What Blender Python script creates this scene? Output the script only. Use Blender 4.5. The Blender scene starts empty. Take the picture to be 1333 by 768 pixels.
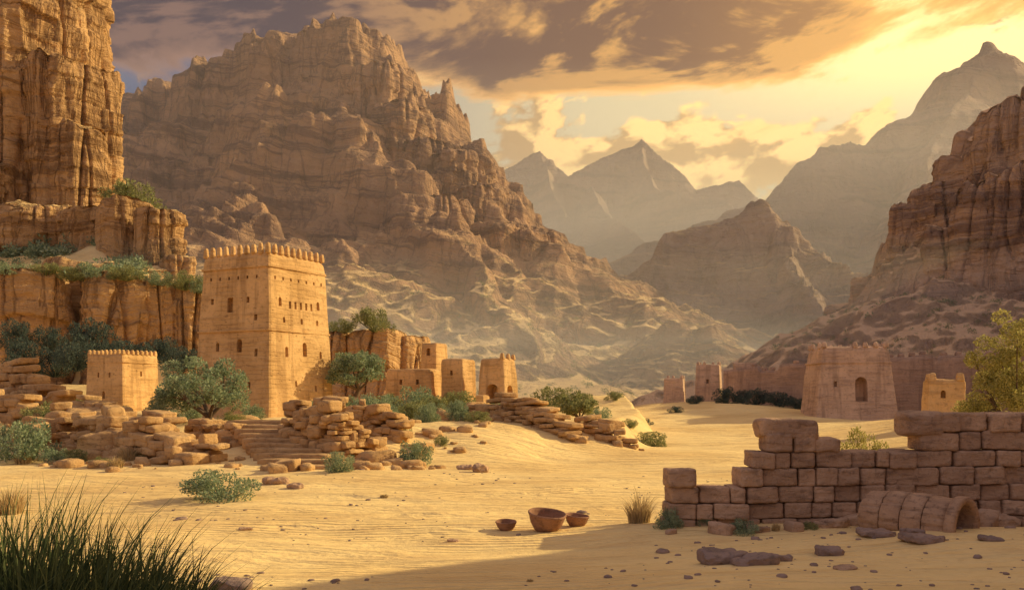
import bpy, math, random, bmesh
import numpy as np
from mathutils import Vector
random.seed(7); rng=np.random.default_rng(7)
F=1200.0; CH=3.0
def W(u,v,d): return ((u-666.5)*d/F, d, CH-(v-515)*d/F)
# ------------------------------------------------ noise
_p=rng.permutation(256); _p=np.concatenate([_p,_p]).astype(np.int64)
_g=rng.normal(size=(256,3)); _g/=np.linalg.norm(_g,axis=1)[:,None]
def perlin(x,y,z=0.0):
    x=np.asarray(x,float); y=np.asarray(y,float); z=np.zeros_like(x)+z
    xi=np.floor(x).astype(np.int64); yi=np.floor(y).astype(np.int64); zi=np.floor(z).astype(np.int64)
    xf=x-xi; yf=y-yi; zf=z-zi
    u=xf*xf*xf*(xf*(xf*6-15)+10); v=yf*yf*yf*(yf*(yf*6-15)+10); w=zf*zf*zf*(zf*(zf*6-15)+10)
    xi&=255; yi&=255; zi&=255
    def c(a,b,e):
        h=_p[(_p[(_p[(xi+a)&255]+yi+b)&255]+zi+e)&255]
        g=_g[h]; return g[...,0]*(xf-a)+g[...,1]*(yf-b)+g[...,2]*(zf-e)
    def L(a,b,t): return a+(b-a)*t
    return 1.5*L(L(L(c(0,0,0),c(1,0,0),u),L(c(0,1,0),c(1,1,0),u),v),L(L(c(0,0,1),c(1,0,1),u),L(c(0,1,1),c(1,1,1),u),v),w)
def fbm(x,y,z=0.0,o=4,g=0.5):
    s=0;a=1
    for i in range(o):
        s=s+a*perlin(x*2**i+i*17.3,y*2**i-i*9.1,np.asarray(z)*2**i+i*3.7); a*=g
    return s
def ridged(x,y,z=0.0,o=4,g=0.5):
    s=0;a=1
    for i in range(o):
        s=s+a*(1-2.2*np.abs(perlin(x*2**i+i*7.3,y*2**i-i*19.1,np.asarray(z)*2**i+i*5.7))); a*=g
    return s/2
def sm(a,b,x):
    t=np.clip((x-a)/(b-a),0,1); return t*t*(3-2*t)
# ------------------------------------------------ mesh helpers
COL=bpy.context.scene.collection
def mk(name,V,Q,mat=None,smooth=True,parent=None,loc=None):
    V=np.asarray(V,np.float32).reshape(-1,3); 
    me=bpy.data.meshes.new(name)
    if isinstance(Q,np.ndarray):
        n=Q.shape[1]; me.vertices.add(len(V)); me.vertices.foreach_set("co",V.ravel())
        me.loops.add(Q.size); me.polygons.add(len(Q))
        me.loops.foreach_set("vertex_index",Q.astype(np.int32).ravel())
        me.polygons.foreach_set("loop_start",np.arange(0,Q.size,n,dtype=np.int32))
        me.polygons.foreach_set("loop_total",np.full(len(Q),n,dtype=np.int32))
        me.update(calc_edges=True)
    else:
        me.from_pydata(V.tolist(),[],Q); me.update()
    me.polygons.foreach_set("use_smooth",np.full(len(me.polygons),smooth,dtype=bool))
    if mat: me.materials.append(mat)
    o=bpy.data.objects.new(name,me); COL.objects.link(o)
    if parent: o.parent=parent
    if loc: o.location=loc
    return o
def empty(name,loc=(0,0,0)):
    o=bpy.data.objects.new(name,None); COL.objects.link(o); o.location=loc; return o
def gridq(nx,ny,wrap=False):
    i=np.arange(ny-1)[:,None]; j=np.arange(nx if wrap else nx-1)[None,:]
    j2=(j+1)%nx
    return np.stack([i*nx+j,i*nx+j2,(i+1)*nx+j2,(i+1)*nx+j],-1).reshape(-1,4)
class Buf:
    def __init__(s): s.V=[];s.Q=[];s.n=0
    def add(s,V,Q): s.V.append(V); s.Q.append(Q+s.n); s.n+=len(V)
    def make(s,name,mat,smooth=True,parent=None): return mk(name,np.concatenate(s.V),np.concatenate(s.Q),mat,smooth,parent)
_T={}
def template(n):
    if n in _T: return _T[n]
    g=np.linspace(-1,1,n+1); P=[];Q=[];c=0
    for ax in range(3):
        for sg in (-1,1):
            a,b=np.meshgrid(g,g); f=np.zeros(a.shape+(3,)); f[...,ax]=sg
            f[...,(ax+1)%3]=a; f[...,(ax+2)%3]=b
            q=gridq(n+1,n+1)
            if sg<0: q=q[:,::-1]
            P.append(f.reshape(-1,3)); Q.append(q+c); c+=(n+1)**2
    P=np.concatenate(P);Q=np.concatenate(Q)
    k=np.round(P*1000).astype(int); _,idx,inv=np.unique(k,axis=0,return_index=True,return_inverse=True)
    inv=inv.ravel(); _T[n]=(P[idx],inv[Q]); return _T[n]
def block(buf,c,size,rz=0,e=8,rough=0.05,n=6,tilt=0,fr=1.3,taper=0):
    P,Q=template(n); r=(np.abs(P)**e).sum(1)**(1/e); p=P/r[:,None]
    if taper: p=p*np.stack([1-taper*(p[:,2]+1)/2]*2+[np.ones(len(p))],1)
    h=np.array(size)/2; m=h*p; s=rng.uniform(0,99)
    if rough:
        mn=min(size); o3=np.array([0,31,62.])[:,None]
        X3=m[:,0][None]*fr/mn+s+o3; Y3=np.repeat((m[:,1]*fr/mn)[None],3,0); Z3=np.repeat((m[:,2]*fr/mn)[None],3,0)
        d=(perlin(X3,Y3,Z3)+0.5*perlin(X3*2.7,Y3*2.7,Z3*2.7)).T
        m=m+d*rough*mn
    if tilt:
        a,b=rng.normal(0,tilt,2); m[:,2]+=a*m[:,0]+b*m[:,1]
    ca,sa=math.cos(rz),math.sin(rz)
    x=m[:,0]*ca-m[:,1]*sa; y=m[:,0]*sa+m[:,1]*ca
    buf.add(np.stack([x+c[0],y+c[1],m[:,2]+c[2]],1),Q)
# ------------------------------------------------ node helpers
class NT:
    def __init__(s,nt): s.nt=nt; s.N=nt.nodes; s.L=nt.links
    def n(s,t,**k):
        x=s.N.new(t)
        for a,b in k.items():
            if a.startswith('i_'):
                key=a[2:]; key=int(key) if key.isdigit() else key.replace('_',' ')
                s.set(x.inputs[key],b)
            else: setattr(x,a,b)
        return x
    def set(s,inp,v):
        if isinstance(v,bpy.types.NodeSocket): s.L.new(v,inp)
        elif isinstance(v,bpy.types.Node): s.L.new(v.outputs[0],inp)
        else: inp.default_value=v
    def m(s,op,a,b=0.0,c=0.0,clamp=False):
        x=s.N.new('ShaderNodeMath'); x.operation=op; x.use_clamp=clamp
        s.set(x.inputs[0],a); s.set(x.inputs[1],b); s.set(x.inputs[2],c); return x.outputs[0]
    def mix(s,f,a,b,bt='MIX'):
        x=s.N.new('ShaderNodeMix'); x.data_type='RGBA'; x.blend_type=bt
        s.set(x.inputs[0],f)
        for i,v in ((6,a),(7,b)):
            if isinstance(v,tuple) and len(v)==3: v=v+(1,)
            s.set(x.inputs[i],v)
        return x.outputs[2]
    def rng(s,v,a,b,c=0.0,d=1.0,smooth=True):
        x=s.N.new('ShaderNodeMapRange'); x.interpolation_type='SMOOTHSTEP' if smooth else 'LINEAR'
        for i,q in enumerate((v,a,b,c,d)): s.set(x.inputs[i],q)
        return x.outputs[0]
    def noise(s,vec,scale,detail=5,rough=0.55,dist=0.0):
        x=s.N.new('ShaderNodeTexNoise'); s.L.new(vec,x.inputs['Vector'])
        x.inputs['Scale'].default_value=scale; x.inputs['Detail'].default_value=detail
        x.inputs['Roughness'].default_value=rough; x.inputs['Distortion'].default_value=dist
        return x.outputs[0]
    def scale(s,vec,v):
        x=s.N.new('ShaderNodeVectorMath'); x.operation='MULTIPLY'; s.set(x.inputs[0],vec); x.inputs[1].default_value=v; return x.outputs[0]
def material(name,rough=0.95):
    m=bpy.data.materials.new(name); m.use_nodes=True; T=NT(m.node_tree)
    b=m.node_tree.nodes['Principled BSDF']; b.inputs['Roughness'].default_value=rough
    b.inputs['Specular IOR Level'].default_value=0.1
    return m,T,b
def rock_mat(name,c1,c2,dark,sand=None,strata=0.25,sc=1.0,bump=0.6,tilt=(0.1,0.05),slope=(0.72,0.86),crack=0.5,sandz=None,stc=0.6):
    m,T,b=material(name)
    geo=T.n('ShaderNodeNewGeometry'); pos=geo.outputs['Position']
    nb=T.noise(pos,0.05/sc,3,0.6); 
    sx=T.n('ShaderNodeSeparateXYZ',i_0=pos)
    wob=T.m('MULTIPLY',nb,8.0*sc)
    zz=T.m('ADD',T.m('ADD',sx.outputs[2],wob),T.m('ADD',T.m('MULTIPLY',sx.outputs[0],tilt[0]),T.m('MULTIPLY',sx.outputs[1],tilt[1])))
    cv=T.n('ShaderNodeCombineXYZ',i_0=T.m('MULTIPLY',sx.outputs[0],0.08),i_1=T.m('MULTIPLY',sx.outputs[1],0.08),i_2=zz)
    st=T.noise(cv.outputs[0],strata/sc,6,0.72,0.3)
    fine=T.noise(pos,0.7/sc,6,0.65)
    jv=T.noise(T.scale(pos,(1,1,0.16)),0.16/sc,5,0.6,0.8)
    ck=T.rng(T.m('ABSOLUTE',T.m('SUBTRACT',jv,0.5)),0.0,0.035)
    col=T.mix(T.rng(nb,0.35,0.65),c1,c2)
    col=T.mix(T.m('MULTIPLY',T.rng(st,0.49,0.58),stc),col,dark)
    col=T.mix(T.m('MULTIPLY',T.rng(fine,0.5,0.75),0.4),col,dark)
    col=T.mix(T.m('MULTIPLY',T.m('SUBTRACT',1.0,ck),crack),col,dark)
    h=T.m('ADD',T.m('MULTIPLY',st,3.2),T.m('ADD',T.m('MULTIPLY',fine,0.9),T.m('ADD',T.m('MULTIPLY',jv,2.4),T.m('MULTIPLY',ck,0.5*crack))))
    if sand:
        ns=T.n('ShaderNodeSeparateXYZ',i_0=geo.outputs['Normal'])
        f=T.m('ADD',ns.outputs[2],T.m('MULTIPLY',T.m('SUBTRACT',fine,0.5),0.35))
        sf=T.rng(f,slope[0],slope[1])
        if sandz: sf=T.m('MULTIPLY',sf,T.rng(T.m('ADD',sx.outputs[2],T.m('MULTIPLY',T.m('SUBTRACT',nb,0.5),80.0)),sandz[1],sandz[0]))
        col=T.mix(sf,col,sand)
        h=T.m('MULTIPLY',h,T.m('SUBTRACT',1.0,T.m('MULTIPLY',sf,0.7)))
    T.set(b.inputs['Base Color'],col)
    bp=T.n('ShaderNodeBump',i_Strength=bump,i_Distance=1.6*sc); T.L.new(h,bp.inputs['Height']); T.L.new(bp.outputs[0],b.inputs['Normal'])
    return m
m_ground,T,b=material('sand')
geo=T.n('ShaderNodeNewGeometry'); pos=geo.outputs['Position']
n1=T.noise(pos,0.12,4,0.6); n2=T.noise(pos,3.0,6,0.7); n3=T.noise(T.scale(pos,(0.30,1.3,1)),0.9,5,0.6,0.6)
col=T.mix(T.rng(n1,0.35,0.65),(0.90,0.67,0.29),(0.82,0.57,0.23))
col=T.mix(T.m('MULTIPLY',T.rng(n2,0.56,0.72),0.35),col,(0.50,0.31,0.13))
col=T.mix(T.m('MULTIPLY',T.rng(n3,0.5,0.68),0.45),col,(0.66,0.43,0.18))
T.set(b.inputs['Base Color'],col)
wv=T.n('ShaderNodeTexWave',i_Scale=1.3,i_Distortion=7.0,i_Detail=3.0,bands_direction='Y'); T.L.new(T.scale(pos,(0.35,1,1)),wv.inputs['Vector']); wv.inputs['Detail Scale'].default_value=0.8
h=T.m('ADD',T.m('MULTIPLY',wv.outputs[1],T.m('MULTIPLY',T.rng(n1,0.35,0.6),0.32)),T.m('ADD',T.m('MULTIPLY',n2,0.35),T.m('MULTIPLY',n3,2.6)))
bp=T.n('ShaderNodeBump',i_Strength=0.7,i_Distance=0.28); T.L.new(h,bp.inputs['Height']); T.L.new(bp.outputs[0],b.inputs['Normal'])

m_main=rock_mat('mountain_rock',(0.60,0.355,0.18),(0.46,0.27,0.15),(0.16,0.095,0.07),(0.84,0.57,0.25),0.30,2.0,0.85,(0.16,0.05),(0.74,0.88),0.45,(40,95),0.65)
m_far=rock_mat('far_mountain_rock',(0.44,0.30,0.20),(0.34,0.23,0.17),(0.18,0.13,0.11),(0.56,0.38,0.2),0.2,5.0,0.8,(0.1,0.05),(0.78,0.9),0.3,(60,200))
m_cliff=rock_mat('cliff_rock',(0.72,0.44,0.195),(0.59,0.345,0.15),(0.2,0.105,0.045),(0.76,0.52,0.22),0.3,0.9,0.8,(0.02,0.03),(0.75,0.9),0.6)
m_hillr=rock_mat('hill_rock',(0.68,0.44,0.26),(0.55,0.35,0.215),(0.21,0.13,0.095),(0.76,0.49,0.26),0.3,1.4,0.9,(0.03,0.03),(0.52,0.84),0.4)
def stone_mat(name,c1,c2,dark,sc=1.0,bump=0.5):
    m,T,b=material(name)
    geo=T.n('ShaderNodeNewGeometry'); pos=geo.outputs['Position']
    a=T.noise(pos,0.9/sc,3,0.5); f=T.noise(pos,5/sc,6,0.7); g=T.noise(T.scale(pos,(1,1,5)),1.3/sc,5,0.6)
    col=T.mix(T.rng(a,0.35,0.65),c1,c2)
    isl=T.m('MULTIPLY',geo.outputs['Random Per Island'],0.8); col=T.mix(isl,col,c2)
    col=T.mix(T.m('MULTIPLY',T.rng(f,0.5,0.7),0.55),col,dark)
    col=T.mix(T.m('MULTIPLY',T.rng(g,0.52,0.66),0.4),col,dark)
    T.set(b.inputs['Base Color'],col)
    bp=T.n('ShaderNodeBump',i_Strength=bump,i_Distance=0.16*sc); T.L.new(T.m('ADD',f,T.m('MULTIPLY',g,0.8)),bp.inputs['Height']); T.L.new(bp.outputs[0],b.inputs['Normal'])
    return m
m_stone=stone_mat('sandstone_block',(0.72,0.47,0.28),(0.50,0.32,0.195),(0.17,0.105,0.07),1.0,0.8)
m_rubble=stone_mat('rubble_stone',(0.70,0.45,0.20),(0.51,0.31,0.135),(0.18,0.10,0.045),1.2,0.6)
m_grey=stone_mat('grey_stone',(0.42,0.29,0.21),(0.29,0.205,0.16),(0.13,0.10,0.08),0.6)
def adobe_mat(name,c1,c2,dark):
    m,T,b=material(name)
    geo=T.n('ShaderNodeNewGeometry'); pos=geo.outputs['Position']
    a=T.noise(pos,0.35,4,0.6); f=T.noise(pos,4,6,0.7); g=T.noise(T.scale(pos,(0.35,0.35,2.6)),1.0,4,0.6)
    stn=T.noise(T.scale(pos,(1.3,1.3,0.12)),1.0,4,0.6)
    vo=T.n('ShaderNodeTexVoronoi',i_Scale=1.6); T.L.new(T.scale(pos,(0.8,0.8,2.0)),vo.inputs['Vector'])
    pit=T.rng(vo.outputs[0],0.05,0.16)
    sx=T.n('ShaderNodeSeparateXYZ',i_0=pos)
    cz=T.m('ADD',T.m('MULTIPLY',sx.outputs[2],3.2),T.m('MULTIPLY',g,2.0)); fr=T.m('FRACT',cz); crs=T.m('MULTIPLY',T.rng(T.m('ABSOLUTE',T.m('SUBTRACT',fr,0.5)),0.36,0.5),T.rng(a,0.4,0.6))
    col=T.mix(T.rng(a,0.35,0.65),c1,c2)
    col=T.mix(T.m('MULTIPLY',T.rng(stn,0.5,0.66),0.45),col,dark)
    col=T.mix(T.m('MULTIPLY',T.rng(f,0.5,0.7),0.45),col,dark)
    col=T.mix(T.m('MULTIPLY',T.rng(g,0.52,0.66),0.35),col,dark)
    col=T.mix(T.m('MULTIPLY',crs,0.25),col,dark)
    col=T.mix(T.m('MULTIPLY',T.m('SUBTRACT',1.0,pit),0.6),col,dark)
    T.set(b.inputs['Base Color'],col)
    hh=T.m('SUBTRACT',T.m('ADD',T.m('MULTIPLY',f,0.7),T.m('ADD',T.m('MULTIPLY',g,1.3),T.m('MULTIPLY',pit,0.4))),T.m('MULTIPLY',crs,0.3))
    bp=T.n('ShaderNodeBump',i_Strength=0.7,i_Distance=0.12); T.L.new(hh,bp.inputs['Height']); T.L.new(bp.outputs[0],b.inputs['Normal'])
    return m
m_adobe=adobe_mat('adobe',(0.76,0.48,0.205),(0.60,0.365,0.145),(0.27,0.145,0.06))
m_adobe2=adobe_mat('weathered_adobe',(0.52,0.34,0.22),(0.42,0.275,0.185),(0.2,0.13,0.09))
m_adobe3=adobe_mat('pale_adobe',(0.68,0.46,0.29),(0.55,0.365,0.235),(0.24,0.155,0.1))
def leaf_mat(name,c1,c2,tr=0.3):
    m=bpy.data.materials.new(name); m.use_nodes=True; T=NT(m.node_tree)
    b=T.N['Principled BSDF']; b.inputs['Roughness'].default_value=0.8; b.inputs['Specular IOR Level'].default_value=0.2
    geo=T.n('ShaderNodeNewGeometry'); n=T.noise(geo.outputs['Position'],2.5,2,0.6)
    f=T.m('ADD',T.m('MULTIPLY',n,0.6),T.m('MULTIPLY',geo.outputs['Random Per Island'],0.4))
    col=T.mix(T.rng(f,0.3,0.7),c1,c2); T.set(b.inputs['Base Color'],col)
    t=T.n('ShaderNodeBsdfTranslucent'); T.set(t.inputs[0],col)
    mx=T.n('ShaderNodeMixShader',i_0=tr); T.L.new(b.outputs[0],mx.inputs[1]); T.L.new(t.outputs[0],mx.inputs[2])
    T.L.new(mx.outputs[0],T.N['Material Output'].inputs[0]); return m
m_sage=leaf_mat('sage_leaves',(0.16,0.22,0.12),(0.40,0.46,0.26))
m_dark=leaf_mat('dark_shrub_leaves',(0.045,0.065,0.055),(0.12,0.155,0.115))
m_yel=leaf_mat('golden_leaves',(0.30,0.28,0.07),(0.60,0.53,0.18),0.4)
m_olive=leaf_mat('olive_leaves',(0.16,0.18,0.07),(0.38,0.38,0.15))
m_dry=leaf_mat('dry_grass_blades',(0.42,0.30,0.13),(0.65,0.49,0.24),0.3)
m_grass=leaf_mat('green_grass_blades',(0.04,0.065,0.025),(0.17,0.20,0.07),0.35)
m_bark,T,b=material('bark'); T.set(b.inputs['Base Color'],(0.16,0.11,0.07,1))
m_clay=stone_mat('clay',(0.46,0.25,0.15),(0.31,0.165,0.095),(0.12,0.07,0.04),0.35,0.4)

# ------------------------------------------------ ground
def gz(x,y):
    x=np.asarray(x,float); y=np.asarray(y,float)
    z=0.24*perlin(x/13,y/16)+0.15*perlin(x/6,y/2.8,3.3)+0.06*perlin(x/2.6,y/1.3,6.3)
    z=z*(1-0.5*sm(150,400,y))
    yb=np.interp(x,[-80,-40,-23,-13,-8,0,6.5,10,14,20],[40,40,40,37.5,36,40,47,62,110,500])+1.2*perlin(x/3.,y/9,8.1)
    dd=y-yb; bk=sm(0,12,dd)
    z=z+bk*1.45+bk*0.25*fbm(x/5,y/5,5.5,4)+0.4*bk*ridged(x/9,y/9,2.0,3)*sm(15,30,dd)
    z=z+sm(75,115,y)*sm(-18,-50,x)*2.5
    z=z+2.4*np.exp(-((x-22)/15)**2-((y-103)/22)**2)+1.9*np.exp(-((x-33)/9)**2-((y-60)/13)**2)
    z=z+0.3*np.exp(-((x-11)/6)**2-((y-16)/5)**2)
    xb=np.interp(y,[116,118,150,300,600],[-38,-39,-53,-118,-240])+2*perlin(x/9,y/9,4)
    zl=np.interp(y,[113,119,165,200,260],[0,16.5,34,36,15])+1.6*fbm(x/14,y/14,9,4)
    mk_=sm(0,-9,x-xb); z=z*(1-mk_)+np.maximum(z,zl)*mk_
    return z
def g1(x,y): return float(gz(np.array([x]),np.array([y]))[0])
def axis(lo,hi,fn,start):
    a=[start]
    while a[-1]<hi: a.append(a[-1]+fn(a[-1]))
    b=[start]
    while b[-1]>lo: b.append(b[-1]-fn(b[-1]))
    return np.array(b[:0:-1]+a)
xs=axis(-5000,5000,lambda t:0.16+0.0055*abs(t)+(0 if abs(t)<110 else 0.08*(abs(t)-110)),0)
ys=axis(-600,6000,lambda t:0.13+0.005*abs(t-12)+(0 if -40<t<200 else 0.07*min(abs(t-200),abs(t+40))),12)
X,Y=np.meshgrid(xs,ys)
mk('desert_ground',np.stack([X,Y,gz(X,Y)],-1),gridq(len(xs),len(ys)),m_ground)

# ------------------------------------------------ mountains
def ridge_eval(X,Y,pts,k,prof,jag):
    best=np.full(X.shape,-1e9)
    for (a,b) in zip(pts[:-1],pts[1:]):
        ax,ay,az=a; bx,by,bz=b; dx,dy=bx-ax,by-ay; L2=dx*dx+dy*dy
        t=np.clip(((X-ax)*dx+(Y-ay)*dy)/L2,0,1)
        d=np.hypot(X-ax-t*dx,Y-ay-t*dy); zr=az+t*(bz-az)
        q=d/(np.maximum(zr,6)*k); q=q+jag*sm(0.0,0.10,q)
        h=zr*np.interp(q,prof[0],prof[1])
        best=np.maximum(best,h)
    return best
P_MAIN=([-1,0,.03,.09,.16,.24,.34,.55,.8,1.05,1.5,4],[1,1,.96,.76,.70,.52,.42,.24,.10,0,-.1,-.1])
P_SPUR=([-1,0,.04,.10,.30,.55,.8,1.05,1.5,4],[1,1,.93,.66,.46,.26,.11,0,-.1,-.1])
P_SOFT=([-1,0,.1,.3,.6,1.0,1.5,4],[1,1,.86,.62,.32,0,-.1,-.1])
P_CLIFF=([-1,0,.06,.14,.35,.7,1.0,1.5,4],[1,1,.93,.58,.36,.14,0,-.1,-.1])
P_TALUS=([-1,0,.04,.10,.16,.24,.45,.8,1.2,1.7,2.3,4],[1,1,.93,.70,.64,.46,.32,.18,.08,0,-.1,-.1])
def mountain(name,ridges,x0,x1,y0,y1,nx,ny,mat,fs,k,prof,jag=0.05,terr=0.0,th=8.0,rough=1.0,tilt=(0.12,0.05),seed=0.0,tlow=0.3,warp=0.14):
    xs=np.linspace(x0,x1,nx); ys=np.linspace(y0,y1,ny); X,Y=np.meshgrid(xs,ys)
    wx=X+fs*warp*fbm(X/fs,Y/fs,seed+1.5,4); wy=Y+fs*warp*fbm(X/fs,Y/fs,seed+7.5,4)
    jg=-jag*ridged(X/fs,Y/fs,seed+3,4,0.55)
    Z=np.full(X.shape,-1e9)
    for r in ridges:
        pts=[W(*p) for p in r[0]]; kk=r[1] if len(r)>1 else k; pf=r[2] if len(r)>2 else prof
        Z=np.maximum(Z,ridge_eval(wx,wy,pts,kk,pf,jg))
    zm=Z.max(); msk=sm(0,0.25*zm,Z)
    Z=Z+rough*msk*(0.03*fs*fbm(X/fs*2.2,Y/fs*2.2,seed+2,5,0.5)+0.018*fs*(ridged(X/fs*3.5,Y/fs*3.5,seed+9,4,0.6)-0.5))
    if terr:
        q=(Z+tilt[0]*X+tilt[1]*Y+0.12*fs*fbm(X/fs*0.9,Y/fs*0.9,seed+5,3))/th
        def step(q):
            f=q-np.floor(q); return np.floor(q)+sm(0.55,0.95,f)
        m2=np.clip(0.35+1.9*perlin(X/fs*1.3,Y/fs*1.3,seed+12),0.0,1); m3=np.clip(0.5+1.9*perlin(X/fs*1.9,Y/fs*1.9,seed+22),0.0,1)
        dz=(step(q)-q)*th*m2 + 0.7*(step(q*2.3+0.3)-(q*2.3+0.3))*th/2.3*m3+1.0*(step(q*0.33+0.3)-(q*0.33+0.3))*th/0.33*0.45*(1-m2)
        Z=Z+terr*dz*sm(tlow*0.6*zm,tlow*1.3*zm,Z)
    return mk(name,np.stack([X,Y,Z],-1),gridq(nx,ny),mat)
main=[([(-260,190,760),(0,158,740),(120,140,720),(230,112,690),(300,94,660),(314,68,650),(360,50,640),(405,32,625),(465,48,610),(512,85,590),(535,140,575),(552,180,562),(590,182,550),(622,232,530),(645,288,515)],1.35),
 ([(600,230,505),(645,290,510),(692,300,515),(733,336,525),(752,388,530),(800,405,540),(830,440,550),(900,466,565),(1000,508,590)],1.25,P_TALUS),
 ([(420,50,605),(480,145,535),(555,275,460),(600,340,412),(645,400,368),(690,465,322),(730,512,290)],1.0,P_SPUR),
 ([(60,180,700),(130,300,480),(200,420,330)],1.1,P_SOFT)]
mountain('sandstone_mountain',main,-560,250,215,900,880,730,m_main,72,1.35,P_MAIN,0.12,0.9,8.0,1.3,(0.22,0.05),0,0.30,0.2)
far1=[([(540,300,1600),(632,236,1550),(680,204,1500),(700,198,1500),(718,214,1490),(740,228,1480),(790,205,1500),(816,196,1500),(836,180,1500),(856,200,1490),(885,222,1480),(905,246,1470),(935,240,1460),(960,232,1460),(976,246,1440),(1050,320,1400)],0.9),
 ([(700,202,1500),(720,250,1380),(735,285,1280),(770,240,1300),(790,270,1200),(850,330,1050)],0.8),
 ([(836,188,1500),(850,240,1380),(905,262,1250),(940,255,1240),(960,290,1150)],0.8)]
P_PK=([-1,0,.1,.3,.6,1.0,1.5,4],[1,1,.78,.50,.24,0,-.1,-.1])
mountain('distant_mountains',far1,-330,560,900,1800,560,520,m_far,150,0.8,P_PK,0.07,0.0,30,1.3,(0.1,0.05),23,0.3,0.05)
far2=[([(1900,150,900),(1500,110,930),(1400,120,950),(1333,98,950),(1322,76,950),(1278,56,950),(1240,76,940),(1212,112,930),(1170,150,920),(1130,182,910),(1095,178,900),(1052,186,890),(1005,240,880),(960,262,870),(900,292,850),(820,325,830),(740,360,800)],0.95),
 ([(1278,56,950),(1200,230,780),(1160,330,660)],0.9),([(1400,120,950),(1370,250,700),(1300,380,520)],0.9)]
mountain('hazy_mountain',far2,-30,1050,430,1250,560,440,m_far,120,0.95,P_SOFT,0.07,0.5,20,0.9,(0.1,0.05),40)
mid=[([(780,400,640),(820,350,645),(870,304,640),(940,285,630),(984,262,625),(1008,280,615),(1020,290,600),(1060,322,580),(1100,340,560),(1146,360,540),(1200,420,500)],0.95),
 ([(1000,270,620),(1040,340,560),(1090,400,490),(1130,450,420)],0.8)]
mountain('rocky_hill',mid,-20,330,330,760,460,460,m_far,60,0.95,P_SOFT,0.10,0.6,9,1.4,(0.1,0.05),60,0.3,0.2)
kn=[([(810,470,350),(846,432,350),(886,413,345),(903,430,345),(925,420,340),(948,440,340),(1000,472,330)],1.3)]
mountain('rocky_hill',kn,0,140,290,400,320,260,m_main,18,1.3,P_SOFT,0.1,0.5,3,1.0,(0.1,0.05),70)
def xyz(x,y,z): d=y; return (666.5+x*F/d, 515+(CH-z)*F/d, d)
rh=[([xyz(80,40,3),xyz(88,60,9),xyz(94,76,19),xyz(100,92,37),xyz(112,120,50),xyz(128,160,54),(1460,90,195),(1333,150,205),(1302,186,208),(1262,214,212),(1232,250,218),(1200,272,222),(1176,340,226),(1150,355,230),(1110,395,238),(1078,430,246),(1004,468,260)],1.25)]  # xyz points: crest run on out of view, shaped to shade the fort
mountain('rocky_hillside',rh,20,260,30,380,540,740,m_hillr,26,1.25,P_CLIFF,0.13,0.35,4.5,0.8,(0.05,0.03),80,0.6,0.2)
def mountain_xyz(name,pts,x0,x1,y0,y1,nx,ny,mat,fs,k,prof,seed):
    X,Y=np.meshgrid(np.linspace(x0,x1,nx),np.linspace(y0,y1,ny))
    Z=ridge_eval(X+0.6*fbm(X/8,Y/8,seed,3),Y+0.6*fbm(X/8,Y/8,seed+4,3),pts,k,prof,0.04*fbm(X/6,Y/6,seed+2,4))
    Z=Z+0.5*fbm(X/5,Y/5,seed,4)*sm(0,4,Z)
    return mk(name,np.stack([X,Y,Z],-1),gridq(nx,ny),mat)
mountain_xyz('offscreen_shade_hill',[(26,-40,20),(28,-15,24),(30,0,26),(30,14,25.5),(30,20,23),(30,24,20),(30,27,16.8),(30,29.3,14.3),(30.5,31,10),(31.5,33.5,5),(32.5,36,1)],12,58,-60,44,160,260,m_hillr,30,0.60,P_SOFT,90)  # unseen hill added off frame right, crest shaped to shade foreground sand and wall

# ------------------------------------------------ mesa style cliffs
def mesa(buf,cx,cy,rx,ry,z0,z1,rot=0,e=3.0,ns=160,nt=120,A=1.0,fj=0.25,lay=1.6,batter=0.12,seed=0,topn=1.0):
    th=np.linspace(0,2*np.pi,ns,endpoint=False); c,s=np.cos(th),np.sin(th)
    r=(np.abs(c)**e+np.abs(s)**e)**(-1/e); ox=rx*r*c; oy=ry*r*s
    t=np.concatenate([np.linspace(0,1,nt),np.ones(14)]); shr=np.concatenate([1+batter*(1-np.linspace(0,1,nt)),np.linspace(0.97,0.0,14)])
    T_,_=np.meshgrid(t,th,indexing='ij'); S=shr[:,None]
    x=ox[None]*S; y=oy[None]*S; z=z0+(z1-z0)*T_
    ca,sa=math.cos(rot),math.sin(rot); wx=cx+x*ca-y*sa; wy=cy+x*sa+y*ca
    nx=ox/np.hypot(ox,oy); ny=oy/np.hypot(ox,oy); nX=nx*ca-ny*sa; nY=nx*sa+ny*ca
    lz=z+0.6*perlin(wx*0.15,wy*0.15,seed)+0.4*lay*fbm(wx/lay*0.25,wy/lay*0.25,seed,2)
    layer=perlin(np.floor(lz/lay)*7.31+seed,np.floor(perlin(wx*0.12,wy*0.12,seed)*3)*3.7,0.5)
    l2=perlin(np.floor(lz/lay*3.1)*5.17+seed,wx*0.2,0.2)
    joint=ridged(wx*fj,wy*fj,z*fj*0.22+seed,3,0.6)
    jc=-np.exp(-(perlin(wx*fj*1.3+30,wy*fj*1.3,z*fj*0.12+seed)/0.06)**2)
    d=A*(0.7*joint-0.4+0.6*layer+0.28*l2+0.9*jc)
    d[nt:]=0
    tz=np.clip((z-(z1-0.12*(z1-z0)))/(0.12*(z1-z0)),0,1); d=d-A*0.6*tz**3*(T_<=1)
    wx=wx+nX[None]*d*np.minimum(S,1); wy=wy+nY[None]*d*np.minimum(S,1)
    zt=topn*A*(fbm(wx*0.2,wy*0.2,seed+3,4)); z=z+zt*tz
    buf.add(np.stack([wx,wy,z],-1).reshape(-1,3),gridq(ns,nt+14,True))
B=Buf()
mesa(B,-112,184,26,22,18,118,0.75,4,420,330,3.0,0.11,5,0.1,1)
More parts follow.
